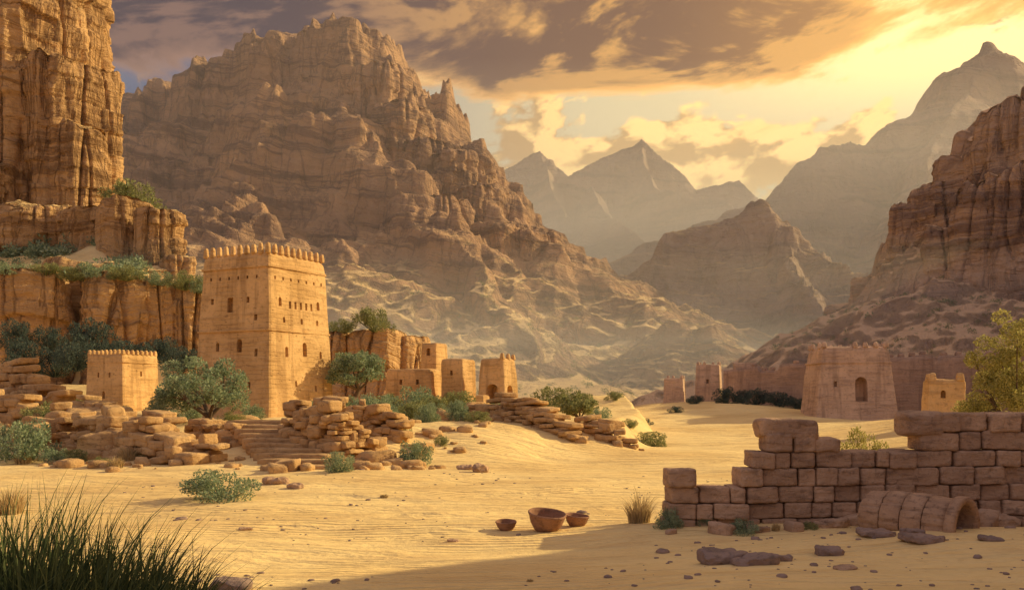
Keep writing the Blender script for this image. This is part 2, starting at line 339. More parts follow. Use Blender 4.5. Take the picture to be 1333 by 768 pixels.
mesa(B,-90.5,172,9,9,18,76,0.85,3.8,240,260,1.8,0.15,4,0.1,2)
mesa(B,-82,170,8,8,18,63,0.85,3.8,240,240,1.5,0.18,4,0.1,3)
mesa(B,-77,164,4.5,4.5,18,50,0.85,3.5,180,180,1.1,0.22,3,0.15,4)
mesa(B,-98,160,9,9,18,44,0.8,3,240,160,1.8,0.18,3,0.15,14)
B.make('sandstone_cliff',m_cliff)
B=Buf()
mesa(B,-59,141,3.6,3.6,16,32.5,0.8,3.8,150,100,0.8,0.35,2,0.1,5)
mesa(B,-52.6,137,3.2,3.2,12,30.5,0.8,3.8,150,100,0.8,0.35,2,0.12,6)
mesa(B,-48.5,133,2.2,2.6,8,23,0.7,3.5,120,80,0.7,0.35,2,0.2,16)
mesa(B,-66,146,5,4,18,32,0.6,3,180,90,1.0,0.3,2,0.15,7)
mesa(B,-76,148,6,5,18,33,0.6,3,180,90,1.2,0.3,2,0.15,8)
mesa(B,-56,128,8,3,14,21,0.5,3,180,70,1.0,0.3,1.2,0.2,9)
B.make('rock_pillars',m_cliff)
B=Buf()
for i,(u,w,v,d) in enumerate([(-90,120,352,112),(35,105,357,110),(150,80,360,113),(205,50,366,116),(248,46,372,116),(100,50,372,117)]):
    x,y,z=W(u,v,d+5); mesa(B,x,y,w*d/F/2*1.05,5,-1,z,0.45,3.5,220,130,0.9,0.25,1.7,0.06,20+i)
B.make('rock_ledge',m_cliff)
B=Buf()
for i,(u,v,d,rx,ry,h,A) in enumerate([(425,44,600,16,14,60,2.8),(462,58,590,20,18,80,3.0),(496,94,568,18,18,85,3.2),(522,142,548,16,15,80,3.0),(560,192,538,19,17,75,3.0),(598,204,524,17,15,70,3.0),(624,248,508,14,13,62,2.8),
   (575,262,488,15,14,60,2.8),(540,230,505,14,13,60,2.8),(650,296,496,17,15,56,2.8),(690,304,494,14,12,52,2.6),(718,341,500,9.5,10,44,2.2),(745,354,508,8,8,40,2),(628,340,450,14,11,40,2.4),(600,310,466,13,11,46,2.4),(668,378,440,12,10,34,2.2),(768,404,518,12,9,28,2),(800,424,523,11,8,22,1.8),(640,396,398,9,8,26,1.8),(700,396,480,11,9,26,1.8),(735,410,490,8,7,22,1.5)]):
    x,y,z=W(u,v,d); mesa(B,x,y,rx,ry,z-h,z,0.85+0.25*math.sin(i),4.0,190,130,A,0.075,6,0.28,100+i,0.7)
B.make('mountain_crags',m_main)
B=Buf()
for i,(u,v,d,rx,ry,h,A) in enumerate([(1335,150,197,12,8,40,1.6),(1296,182,200,7,7,38,1.4),(1262,208,203,6.5,6,36,1.3),(1228,246,206,6.5,6,32,1.3),(1196,268,210,6,6,28,1.2),(1172,338,214,4.5,5,16,1.0),(1300,250,190,10,6,26,1.4),(1345,230,184,10,6,30,1.4),(1235,300,198,8,5,20,1.2),(1140,362,218,5,5,14,0.9),(1105,398,226,5,4,10,0.8),(1078,430,236,4,4,8,0.7),(1390,110,195,14,9,48,1.6)]):
    x,y,z=W(u,v,d); mesa(B,x,y,rx,ry,z-h,z,0.8+0.35*math.sin(i*1.7),3.8,170,110,A,0.16,2.6,0.25,140+i,1.3)
B.make('hillside_crags',m_hillr)

# ------------------------------------------------ rubble walls
def rubble(buf,pts,hs,ch=0.35,bw=(0.4,1.0),th=0.7,e=7,rough=0.11,n=6,batter=0.1,jit=0.1,hn=0.25,loose=0.35):
    P=np.array(pts,float); L=np.concatenate([[0],np.cumsum(np.hypot(*np.diff(P,axis=0).T))]); tot=L[-1]
    z=0; hmax=max(hs)
    while z<hmax:
        c=ch*rng.uniform(0.7,1.3); s=-rng.uniform(0,bw[1])
        while s<tot:
            w=min(rng.lognormal(math.log((bw[0]+bw[1])/2.2),0.4),bw[1]*1.5); m_=s+w/2
            if 0<=m_<=tot:
                x=np.interp(m_,L,P[:,0]); y=np.interp(m_,L,P[:,1]); h=np.interp(m_,L,hs)+hn*float(perlin(x/1.5,y/1.5,3.3))+rng.normal(0,hn*0.3)
                if z+c*0.5<h and rng.random()>0.04:
                    x2=np.interp(min(m_+.1,tot),L,P[:,0])-np.interp(max(m_-.1,0),L,P[:,0]); y2=np.interp(min(m_+.1,tot),L,P[:,1])-np.interp(max(m_-.1,0),L,P[:,1])
                    a=math.atan2(y2,x2); off=batter*z+rng.normal(0,jit)
                    hh=c*rng.choice([1.0,1.0,1.0,1.7])
                    block(buf,(x-math.sin(a)*off,y+math.cos(a)*off,g1(x,y)+z+hh/2-0.1+0.12*c*rng.normal()),(w*1.03,th*rng.uniform(.8,1.2),hh*1.06),a+rng.normal(0,0.12),rng.uniform(e-2,e+5),rough,n,0.07)
            s+=w
        z+=c
    for i in range(int(tot*loose*4)):
        s=rng.uniform(0,tot); x=np.interp(s,L,P[:,0])+rng.normal(0,.3); y=np.interp(s,L,P[:,1])-abs(rng.normal(0.5,0.7))
        q=rng.uniform(0.15,0.55); block(buf,(x,y,g1(x,y)+q*0.2),(q*1.4,q,q*0.75),rng.uniform(0,6),5,0.16,4,0.15)
def px(u,d): return ((u-666.5)*d/F,d)
B=Buf()
rubble(B,[px(372,42),px(400,40),px(440,39),px(492,41)],[1.2,2.0,2.1,0.7],0.24,(0.3,1.0),0.9,hn=0.5)
rubble(B,[px(380,45),px(440,44),px(520,45)],[1.6,1.9,1.0],0.28,(0.3,1.0),0.9,hn=0.5)
rubble(B,[px(455,46),px(500,44),px(552,43)],[1.0,1.6,0.5],0.26,(0.3,1.1),0.9,hn=0.5)
B.make('dry_stone_wall',m_rubble)
B=Buf()
rubble(B,[px(60,47),px(130,43),px(190,40),px(250,38)],[1.0,1.7,1.5,0.3],0.32,(0.4,1.5),1.1,n=7,hn=0.9,batter=0.3)
rubble(B,[px(90,50),px(150,46),px(230,43)],[1.3,1.7,0.8],0.34,(0.4,1.6),1.0,n=7,hn=0.9,batter=0.3)
B.make('collapsed_stone_wall',m_rubble)
B=Buf()
rubble(B,[px(235,41),px(270,39),px(312,38)],[0.9,0.9,0.3],0.26,(0.3,1.0),0.9,hn=0.6)
rubble(B,[px(250,46),px(290,44),px(318,43)],[0.8,0.9,0.8],0.26,(0.3,1.0),0.9,hn=0.5)
rubble(B,[px(345,36),px(375,35.4),px(405,36)],[0.25,0.35,0.2],0.22,(0.3,0.8),0.7,hn=0.3)
B.make('collapsed_stone_wall',m_rubble)
B=Buf()
rubble(B,[px(600,58),px(660,54),px(710,51),px(755,49)],[0.8,1.5,1.4,0.4],0.22,(0.4,1.5),1.2,hn=0.6,batter=0.3)
rubble(B,[px(755,52),px(800,50),px(828,50)],[0.9,0.9,0.3],0.22,(0.4,1.3),1.2,hn=0.5,batter=0.3)
B.make('collapsed_stone_wall',m_rubble)
B=Buf()
rubble(B,[px(-60,62),px(0,60),px(40,58),px(95,57)],[4.6,3.8,2.4,0.6],0.38,(0.5,1.6),1.4,hn=0.8,batter=0.25)
rubble(B,[px(-60,56),px(20,54),px(80,53)],[1.6,1.4,0.5],0.34,(0.5,1.6),1.2,hn=0.7)
B.make('collapsed_stone_wall',m_rubble)
st=empty('stone_staircase'); B=Buf()
for i in range(10):
    t=i/9; d=37+t*7.5; u=398-t*62; x,y=px(u,d)
    block(B,(x,y,0.0+i*0.175),(3.4-0.6*t,1.25,0.5),-0.15+rng.normal(0,0.02),14,0.035,10)
B.make('steps',m_rubble,True,st)
# foreground wall
B=Buf()
tops=[(858,0.95),(870,0.95),(871,1.35),(905,1.35),(906,1.1),(950,1.1),(951,1.55),(984,1.55),(985,1.95),(1058,1.95),(1059,1.9),(1086,1.8),(1087,1.5),(1166,1.6),(1167,2.5),(1210,2.58),(1380,2.7),(1600,2.6)]
def wtop(u): return np.interp(u,[t[0] for t in tops],[t[1] for t in tops])
u0,u1=858,1560
def wd(u): return 20.3+ (u-858)/480*0.9
z=-0.15; row=0
while z<2.9:
    c=[0.34,0.34,0.36,0.40,0.36,0.42,0.43,0.45,0.45][min(row,8)]
    u=u0+rng.uniform(-10,10)+ (0 if row%2 else 14); 
    while u<u1:
        big = u>1160
        wpx=min(rng.lognormal(3.5,0.3),68)*(1.3 if big else 1.0); um=u+wpx/2; d=wd(um)
        if z+c*0.62<wtop(um) and um>860+row*3:
            x,y=px(um,d); w=wpx*d/F
            block(B,(x,y+rng.normal(0,0.05),z+c/2+0.12),(w*0.99,0.75,c*0.99),0.04+rng.normal(0,0.03),rng.uniform(9,18),0.045,14,0.025,2.2)
        u+=wpx
    z+=c; row+=1
for (u,v,w,h) in [(1022,558,76,26),(1195,551,50,32),(1068,578,40,18)]:
    d=wd(u); x,y,zz=W(u,v,d); block(B,(x,y,zz),(w*d/F,0.8,h*d/F),0.05,6.5,0.09,13,0.03)
for i in range(30):
    u=rng.uniform(870,1400); d=wd(u)-rng.uniform(0.5,1.3); x,y=px(u,d); q=rng.uniform(0.12,0.4); block(B,(x,y,g1(x,y)+q*0.2),(q*1.5,q,q*0.8),rng.uniform(0,6),5.5,0.14,6,0.1)
B.make('stone_block_wall',m_stone)
# ------------------------------------------------ buildings
def prism(verts2d,depth):
    n=len(verts2d); V=[(a,-depth,b) for a,b in verts2d]+[(a,depth,b) for a,b in verts2d]
    Fc=[tuple(range(n)),tuple(range(2*n-1,n-1,-1))]+[(i,i+n,(i+1)%n+n,(i+1)%n) for i in range(n)]
    return V,Fc
def opening_shape(w,h,arch):
    if not arch: return [(-w/2,0),(w/2,0),(w/2,h),(-w/2,h)]
    p=[(-w/2,0),(w/2,0),(w/2,h-w/2)]
    for i in range(1,8):
        a=math.pi*i/8; p.append((w/2*math.cos(a),h-w/2+w/2*math.sin(a)))
    p.append((-w/2,h-w/2)); return p
def building(name,c,sx,sy,z0,z1,rz,taper,mat,merlon=None,openings=(),ledges=(),rough=0.012,e=26,broken=0,n=18):
    par=empty(name,(c[0],c[1],z0)); par.rotation_euler=(0,0,rz); H=z1-z0
    B=Buf(); block(B,(0,0,H/2-0.3),(sx,sy,H+0.6),0,e,rough,n,0,1.0,taper)
    o=B.make('walls',mat,False,par)
    if openings:
        CV=[];CF=[]
        for (face,s,zb,w,h,arch,dep) in openings:
            V,Fc=prism(opening_shape(w,h,arch),dep)
            f=1-taper*(zb+h/2)/H; hx,hy=sx/2*f,sy/2*f
            if face=='F': tr=lambda p:(p[0]+s*hx,p[1]-hy,p[2]+zb)
            elif face=='R': tr=lambda p:(-p[1]+hx,p[0]+s*hy,p[2]+zb)
            elif face=='L': tr=lambda p:(p[1]-hx,-p[0]-s*hy,p[2]+zb)
            b0=len(CV); CV+= [tr(p) for p in V]; CF+=[tuple(i+b0 for i in q) for q in Fc]
        me=bpy.data.meshes.new('cut'); me.from_pydata(CV,[],CF); me.update()
        bm=bmesh.new(); bm.from_mesh(me); bmesh.ops.recalc_face_normals(bm,faces=bm.faces); bm.to_mesh(me); bm.free()
        cut=bpy.data.objects.new('cut',me); COL.objects.link(cut); cut.parent=par
        md=o.modifiers.new('b','BOOLEAN'); md.operation='DIFFERENCE'; md.object=cut; md.solver='EXACT'
        bpy.context.view_layer.update(); dg=bpy.context.evaluated_depsgraph_get()
        nm=bpy.data.meshes.new_from_object(o.evaluated_get(dg)); o.modifiers.clear(); o.data=nm
        bpy.data.objects.remove(cut)
    if merlon:
        mw,mh,gap=merlon; B=Buf(); f=1-taper; hx,hy=sx/2*f,sy/2*f; 
        for (ax,hl,ho) in ((0,hx,hy),(1,hy,hx)):
            nmr=max(2,int(round((2*hl+gap)/(mw+gap)))); st_=(2*hl-mw)/(nmr-1)
            for sg in (-1,1):
                for i in range(nmr):
                    if ax==1 and i in (0,nmr-1): continue
                    if broken and rng.random()<broken: continue
                    p=-hl+mw/2+i*st_; q=sg*(ho-0.16)
                    pos=(p,q) if ax==0 else (q,p); sz=(mw,0.34) if ax==0 else (0.34,mw)
                    block(B,(pos[0],pos[1],H+mh/2-0.08),(sz[0],sz[1],mh*rng.uniform(0.85,1.1)+0.1),0,5,0.08,5,0.03,1.3,0.35)
        B.make('merlons',mat,True,par)
    if ledges:
        B=Buf()
        for zl,th,pr in ledges:
            f=1-taper*zl/H; block(B,(0,0,zl),(sx*f+pr,sy*f+pr,th),0,30,0.12,24)
        B.make('cornice',mat,False,par)
    return par
a=math.radians(63); s=7.1
C=(-15.8,60.0); cen=(C[0]+s/2*math.cos(a)-s/2*math.sin(a), C[1]+s/2*math.sin(a)+s/2*math.cos(a))
rz=math.atan2(-math.cos(a),math.sin(a))
op=[]
for i in range(7): op.append(('R',-0.78+i*0.26,9.75,0.16,0.22,0,0.5))
for i in range(5): op.append(('R',-0.3+i*0.17,7.9,0.2,0.5,0,0.5))
for s_ in (-0.62,0.62): op.append(('R',s_,8.0,0.3,0.6,1,0.5))
for s_ in (-0.5,0.05,0.55): op.append(('R',s_,6.9,0.22,0.4,1,0.5))
op+=[('R',-0.45,4.6,0.3,0.7,1,0.6),('R',0.1,4.7,0.42,0.95,1,0.6),('R',0.6,4.6,0.24,0.5,1,0.6),('R',-0.2,2.6,0.2,0.4,0,0.5),('R',0.4,2.3,0.2,0.4,0,0.5)]
for i in range(6): op.append(('F',-0.7+i*0.27,9.8,0.16,0.22,0,0.5))
op+=[('F',-0.1,7.6,0.5,1.0,0,0.5),('F',-0.62,8.2,0.25,0.4,0,0.5),('F',0.4,8.2,0.25,0.4,0,0.5),('F',0.62,7.0,0.25,0.4,0,0.5),('F',0.2,4.9,0.45,0.9,1,0.6),('F',-0.4,5.0,0.3,0.6,1,0.6),('F',0.65,4.6,0.25,0.5,0,0.6),('F',-0.2,2.8,0.22,0.4,0,0.6),('F',0.5,2.5,0.22,0.4,0,0.6)]
building('adobe_watchtower',cen,7.1,7.1,1.0,12.55,rz,0.17,m_adobe,(0.36,0.62,0.28),op,[(10.6,0.16,0.14),(6.35,0.12,0.10)],rough=0.018,n=30)
x,y,z=W(146,530,74)
building('adobe_watchtower',(x,y+2),4.3,4.0,z-0.2,z+4.3,math.radians(-24),0.08,m_adobe,(0.3,0.36,0.18),[('F',-0.3,2.6,0.2,0.4,0,.4),('F',0.3,2.6,0.2,0.4,0,.4),('R',0.0,2.7,0.2,0.4,0,.4),('F',0.0,0.9,0.3,0.6,1,.4)],[(3.8,0.1,0.1)])
def bld(name,uL,uR,vT,vB,d,depth,rz=-0.5,**k):
    x,y,zb=W((uL+uR)/2,vB,d); w=(uR-uL)*d/F; zt=W(0,vT,d)[2]
    cr=abs(math.cos(rz)); sr=abs(math.sin(rz)); sx=max((w-depth*sr)/cr,0.5)
    return building(name,(x,y+depth/2),sx,depth,zb,zt,rz,k.pop('taper',0.08),k.pop('mat',m_adobe),**k)
bld('adobe_house',497,578,480,524,76,3.0,-0.3,openings=[('F',-0.3,1.5,0.25,0.4,0,.4),('F',0.4,1.5,0.25,0.4,0,.4)],e=18,rough=0.03)
bld('adobe_tower_ruin',571,620,467,524,74,2.4,-0.45,openings=[('F',0.0,2.2,0.22,0.4,0,.4)],e=16,rough=0.03)
bld('adobe_gatehouse',618,678,466,543,72,2.6,-0.5,taper=0.2,openings=[('F',0.1,-0.4,1.1,3.0,1,1.2),('R',-0.2,-0.4,0.9,2.9,1,1.0)],merlon=(0.4,0.4,0.4),broken=0.5,e=16,rough=0.03)
bld('adobe_house',617,638,514,543,69,1.2,-0.4,e=12,rough=0.04,n=8)
bld('adobe_house',546,582,446,480,84,2.5,-0.4,e=14,rough=0.03,openings=[('F',0,1.2,0.4,0.7,1,.4)])
B=Buf()
for i,(u,w,v,d) in enumerate([(440,45,432,88),(487,62,428,87),(527,44,437,89),(552,40,462,92)]):
    x,y,z=W(u,v,d); mesa(B,x,y+3,w*d/F/2*1.1,3.0,0,z,-0.3,3.5,160,80,0.45,0.5,0.8,0.08,50+i)
B.make('rock_outcrop_ledge',m_cliff)
# right fort
building('adobe_fort',(W(1108,0,85)[0],86),7.9,6.5,-0.4,W(0,452,85)[2],-0.06,0.24,m_adobe3,(0.5,0.45,0.5),[('F',0.12,2.9,1.1,2.2,1,1.2),('F',-0.55,4.2,0.3,0.5,0,.4)],[(6.4,0.16,0.14)],0.02,20,0.2)
def wall(name,u1,v1,d1,u2,v2,d2,mat,th=0.8,mer=True):
    x1,y1,z1=W(u1,v1,d1); x2,y2,z2=W(u2,v2,d2); B=Buf(); L=math.hypot(x2-x1,y2-y1); a=math.atan2(y2-y1,x2-x1)
    n=max(20,int(L/0.35)); t=np.linspace(0,1,n)
    xx=x1+(x2-x1)*t; yy=y1+(y2-y1)*t; zt=z1+(z2-z1)*t+0.25*fbm(t*L/3,t*0+d1,1.1,4)-0.5*(perlin(t*L/4,t*0,d1)>0.2)
    zb=np.minimum(gz(xx,yy),zt-0.5)-0.8
    nr=14; prof=[]
    for side in (-1,1):
        r=np.linspace(0,1,nr) if side<0 else np.linspace(1,0,nr)
        for q in r: prof.append((side*th/2*(1.25-0.25*q),q))
    V=np.zeros((len(prof),n,3))
    for i,(off,q) in enumerate(prof):
        o2=off+0.05*fbm(t*L/1.2,t*0+q*5,off*3,3)
        V[i,:,0]=xx-math.sin(a)*o2; V[i,:,1]=yy+math.cos(a)*o2; V[i,:,2]=zb+(zt-zb)*q
    B.add(V.reshape(-1,3),gridq(n,len(prof)))
    if mer:
        for k in range(int(L/1.1)):
            if rng.random()<0.55:
                i=min(n-1,int((k+.5)*1.1/L*n)); block(B,(xx[i],yy[i],zt[i]+0.12),(0.55,th*0.6,0.45),a,5,0.08,4)
    return B.make(name,mat)
wall('adobe_fort_wall',1140,466,91,1284,460,92,m_adobe2)
wall('adobe_fort_wall',1062,472,95,945,482,106,m_adobe2)
wall('adobe_fort_wall',1284,460,92,1400,470,80,m_adobe2)
bld('adobe_watchtower',905,948,474,526,107,3.2,-0.3,mat=m_adobe3,merlon=(0.4,0.35,0.3),taper=0.12,openings=[('F',0,2.4,0.3,0.5,0,.4)],broken=0.3)
bld('adobe_watchtower',863,899,492,536,104,2.6,-0.3,mat=m_adobe3,merlon=(0.35,0.35,0.3),taper=0.14,broken=0.4)
bld('adobe_house',955,992,472,500,104,2.6,-0.2,mat=m_adobe3,taper=0.1)
bld('ruined_adobe_hut',1211,1268,494,545,58,2.4,-0.25,merlon=(0.5,0.45,0.3),broken=0.35,taper=0.05,e=14,rough=0.04,openings=[('F',-0.2,1.3,0.3,0.5,1,.4)])

# ------------------------------------------------ pottery
def revolve(prof,n=48,wob=0.01):
    P=np.array(prof); th=np.linspace(0,2*np.pi,n,endpoint=False)
    V=np.stack([P[:,0][:,None]*np.cos(th),P[:,0][:,None]*np.sin(th),np.repeat(P[:,1][:,None],n,1)],-1)
    V[...,0]+=wob*perlin(V[...,0]*4,V[...,1]*4,V[...,2]*4); V[...,2]+=wob*perlin(V[...,0]*3+9,V[...,1]*3,1.0)
    return V.reshape(-1,3),gridq(n,len(P),True)
def bowl(u,v,wpx,hpx,tilt=(0,0)):
    d=CH*F/(v-515); x,y=px(u,d); r=wpx*d/F/2; h=hpx*d/F
    pr=[(0.0,0),(0.45*r,0),(0.6*r,0.08*h),(0.85*r,0.45*h),(0.97*r,0.8*h),(1.0*r,0.86*h),(1.03*r,0.9*h),(1.03*r,0.97*h),(1.0*r,h),(0.93*r,0.98*h),(0.9*r,0.85*h),(0.75*r,0.4*h),(0.45*r,0.15*h),(0.0,0.12*h)]
    V,Q=revolve(pr); o=mk('clay_bowl',V,Q,m_clay); o.location=(x,y,g1(x,y)-0.02); o.rotation_euler=(tilt[0],tilt[1],0.3); return o
bowl(710,690,49,26,(0.16,0.06)); bowl(659,688,27,13,(0.10,-0.05)); bowl(750,685,31,16,(0.08,0.06))
R=0.52; n_st=18
jar=empty('broken_clay_jar'); B=Buf()
pr=[(0.0,0.0),(0.3*R,0.0),(0.70*R,0.02),(0.84*R,0.10)]
edges=np.linspace(0.10,1.70,5)
for k in range(4):
    a0,a1=edges[k],edges[k+1]
    for t in (0.0,0.04,0.5,0.96,1.0):
        zz=a0+(a1-a0)*t; rr=R*(0.88+0.12*math.sin(math.pi*zz/1.8))-(0.035 if t in (0.0,1.0) else 0); pr.append((rr,zz+1e-4*t))
pr+=[(0.95*R,1.71),(1.02*R,1.73),(1.03*R,1.86),(0.99*R,1.90),(0.80*R,1.90),(0.76*R,1.84),(0.78*R,1.4),(0.8*R,0.9),(0.6*R,0.35),(0,0.3)]
V,Q=revolve(pr,96,0.012)
th_=np.arctan2(V[:,1],V[:,0]); rad=np.hypot(V[:,0],V[:,1]); seam=np.abs(((th_/(2*np.pi)*n_st+0.5*np.floor((V[:,2]-0.1)/0.4)))%1-0.5)
gro=np.where((seam>0.44)&(V[:,2]>0.1)&(V[:,2]<1.7)&(rad>0.82*R),0.03,0); V[:,0]*=1-gro/np.maximum(rad,.1); V[:,1]*=1-gro/np.maximum(rad,.1)
B.add(V,Q)
m_jar=stone_mat('cracked_clay',(0.64,0.41,0.24),(0.45,0.275,0.16),(0.14,0.085,0.055),0.5,0.6)
B.make('body',m_jar,True,jar); x,y=px(1128,19.2); jar.location=(x,y,g1(x,y)+0.32); jar.rotation_euler=(0,math.radians(91),math.radians(-50)); jar.scale=(1.08,1.08,1.08)

# ------------------------------------------------ loose rocks
def rocks(name,lst,mat,e=3.2,n=9):
    for (u,v,w,h) in lst:
        d=CH*F/(v-515); x,y=px(u,d); B=Buf(); ww=w*d/F; hh=h*d/F
        block(B,(0,0,hh*0.3),(ww,ww*rng.uniform(.6,.8),hh),rng.uniform(-.4,.4),e,0.25,n,0.05,0.9)
        o=B.make(name,mat,False); o.location=(x,y,g1(x,y))
rocks('flat_rock',[(940,746,56,20),(980,750,60,14),(1010,744,40,10),(1080,738,34,12),(1140,722,44,10),(1188,724,30,10),(1200,732,50,10),(300,766,50,18),(1290,735,30,6)],m_grey,5)
rocks('boulder',[(1272,698,48,24),(1304,694,46,20),(1294,680,30,20),(1085,697,36,14),(360,632,34,10),(606,612,22,9),(626,615,22,11),(1100,760,30,5),(590,700,16,4),(320,688,18,4),(384,636,22,8)],m_stone,e=3.2)
B=Buf()
for i in range(1300):
    d=rng.uniform(11.5,36)**1.0; u=rng.uniform(120,1500); x,y=px(u,d)
    if perlin(x/3.5,y/3.5,5.1)<0.06 and u<850: continue
    s_=min(rng.lognormal(-3.5,0.6),0.24); block(B,(x,y,g1(x,y)+s_*0.1),(s_*1.8,s_*1.3,s_*0.7),rng.uniform(0,6),3,0.2,3)
B.make('scattered_pebbles',m_grey)
B=Buf()
for i in range(900):
    d=rng.uniform(36,58); u=rng.uniform(-60,640); x,y=px(u,d)
    if perlin(x/4,y/4,15.1)<0.0 : continue
    if 320<u<400 and d<46: continue
    s_=min(rng.lognormal(-1.3,0.6),1.2); block(B,(x,y,g1(x,y)+s_*0.1),(s_*1.5,s_*1.2,s_*0.7),rng.uniform(0,6),5,0.17,4,0.1)
for (u,v,w,h,d) in [(120,540,60,26,47),(90,545,50,30,47),(160,550,50,22,45),(60,560,50,26,46),(205,560,40,24,43),(40,570,40,26,44),(180,575,46,24,42),(130,575,50,22,42),(110,528,44,20,49),(150,534,40,18,48),(230,590,34,20,40)]:
    x,y,z=W(u,v,d); block(B,(x,y,g1(x,y)+0.45),(w*d/F,1.4,h*d/F+0.5),0.1,6,0.14,9,0.08)
B.make('bank_rubble',m_rubble)

# ------------------------------------------------ vegetation
def leaves(n,clumps,ls,up=0.3):
    C_=np.array(clumps); idx=rng.choice(len(C_),n,p=(C_[:,3]**2)/(C_[:,3]**2).sum())
    dirs=rng.normal(size=(n,3)); dirs/=np.linalg.norm(dirs,axis=1)[:,None]
    rad=C_[idx,3]*rng.uniform(0.35,1.0,n)**0.5
    c=C_[idx,:3]+dirs*rad[:,None]*np.array([1,1,0.8])
    t=rng.normal(size=(n,3))+dirs*0.8; t[:,2]+=up; t/=np.linalg.norm(t,axis=1)[:,None]
    w=np.cross(t,rng.normal(size=(n,3))); w/=np.linalg.norm(w,axis=1)[:,None]
    l=ls*rng.uniform(0.6,1.4,n)[:,None]; ww=l*0.26
    V=np.stack([c,c+t*l*0.5+w*ww,c+t*l,c+t*l*0.5-w*ww],1).reshape(-1,3)
    return V,np.arange(4*n).reshape(n,4)
def tube(buf,p0,p1,r0,r1,n=6):
    p0=np.array(p0,float);p1=np.array(p1,float); d=p1-p0; d/=np.linalg.norm(d); a_=np.cross(d,[0.3,0.2,0.9]); a_/=np.linalg.norm(a_); b_=np.cross(d,a_)
    th=np.linspace(0,2*np.pi,n,endpoint=False); ring=np.cos(th)[:,None]*a_+np.sin(th)[:,None]*b_
    buf.add(np.concatenate([p0+ring*r0,p1+ring*r1]),gridq(n,2,True))
def shrub_mesh(name,mat,seed,n=4200,ls=0.06,tall=0.75):
    cl=[]
    for i in range(34):
        a_=rng.uniform(0,2*np.pi); r=rng.uniform(0,1)**0.6*0.8; h=rng.uniform(0.12,1)*tall*math.sqrt(max(0.05,1-r*r))
        cl.append((r*math.cos(a_),r*math.sin(a_),h,rng.uniform(0.11,0.24)))
    V,Q=leaves(n,cl,ls,0.5); B=Buf(); B.add(V,Q)
    for c in cl: tube(B,(0.1*c[0],0.1*c[1],-0.05),c[:3],0.018,0.006,4)
    me=B.make(name,mat,False); d=me.data; bpy.data.objects.remove(me); return d
SH={'s':[shrub_mesh('shrub',m_sage,i) for i in range(4)],'d':[shrub_mesh('dshrub',m_dark,i) for i in range(2)],'y':[shrub_mesh('yshrub',m_yel,i,7000,0.05,1.2) for i in range(2)],'o':[shrub_mesh('oshrub',m_olive,i) for i in range(3)]}
def shrub(kind,u,v,w,h,d=None,ground=True,name='desert_shrub'):
    if d is None: d=CH*F/(v-515)
    x,y,z=W(u,v,d); zz=g1(x,y) if ground else z
    o=bpy.data.objects.new(name,random.choice(SH[kind])); COL.objects.link(o)
    r=w*d/F/2*1.22; o.scale=(r,r,h*d/F/0.95*(0.82 if kind=='y' else 1.2)); o.location=(x,y,zz-0.03); o.rotation_euler=(0,0,rng.uniform(0,6)); return o
for q in [('s',40,583,85,56,41),('s',290,650,96,42,26.7),('s',440,620,42,28,34.5),('s',541,606,46,36,39.5),('s',8,560,40,30,45),
 ('s',553,570,38,30,52),('s',597,575,32,30,54),('o',575,600,20,14,44),('s',490,548,60,40,53),('o',440,532,44,34,56),('s',530,536,76,40,62),('o',600,548,50,30,64),('s',470,530,44,30,60),('o',560,545,44,30,60),('o',635,560,40,18,58),
 ('o',718,548,56,34,72),('o',690,540,30,18,76),('o',760,540,30,18,84),('s',668,552,26,12,60),('o',850,592,40,20,58),('o',505,520,44,28,70),('s',420,560,36,24,48),('o',620,590,36,14,50),('o',580,530,50,26,72),('s',415,545,36,30,52),
 ('o',65,560,60,30,52),('s',210,575,30,18,45),('o',20,540,50,26,56),('o',100,600,30,18,40),('s',868,695,40,30,None),('s',970,702,40,22,None),('s',918,694,24,18,None),('o',1055,700,20,12,None),
 ('s',150,560,44,26,50),('o',185,600,26,16,40),('s',325,552,40,26,55),('o',300,570,34,20,50),('s',455,565,34,22,49),('o',520,585,30,18,46),('s',645,545,36,20,66),('o',700,560,40,18,60),('s',240,555,40,24,56),('s',30,520,50,26,66),('o',95,520,40,24,70),('s',210,530,40,26,66),
 ('s',75,600,40,22,40),('o',130,610,26,14,38),('s',500,575,44,26,48),('o',465,600,26,16,42),('s',570,560,40,24,56),('o',540,555,44,26,57),('s',780,575,30,16,62),('o',820,580,26,12,60),
 ('o',800,556,24,12,90),('d',945,523,36,20,98),('d',985,520,36,20,96),('d',1015,522,40,20,95),('d',965,515,26,18,100),('d',1040,520,30,16,93),('d',905,530,24,12,98),('d',880,545,20,8,90),('d',840,560,20,8,80)]:
    shrub(*q)
for q in [('d',120,460,66,34,97),('d',20,452,46,28,97),('d',72,488,60,30,93),('d',66,455,46,26,99),('d',182,478,62,30,93),('d',236,482,48,24,92),('d',150,470,40,24,95),('d',30,480,50,30,92),('d',100,480,50,30,90),('d',215,470,40,24,95)]:
    o=shrub(*q,ground=False); o.scale.z*=1.2
for q in [('o',178,276,80,38,146),('s',60,300,30,14,150),('o',80,120,30,20,165),('o',95,132,24,16,165)]: shrub(*q,ground=False)
for q in [('s',20,362,60,22,112),('o',60,360,40,18,112),('s',125,364,56,24,114),('o',165,364,44,20,114),('s',205,370,36,18,116),('o',240,376,44,24,116),('s',262,380,30,18,116),('o',95,364,36,16,113)]: shrub(*q,ground=False)
for q in [('y',1128,600,80,96,24.5),('y',1272,536,70,48,52)]: shrub(*q,name='golden_shrub')
for q in [('o',488,430,54,30,87),('o',448,432,40,18,88),('s',430,436,36,12,90)]: shrub(*q,ground=False)
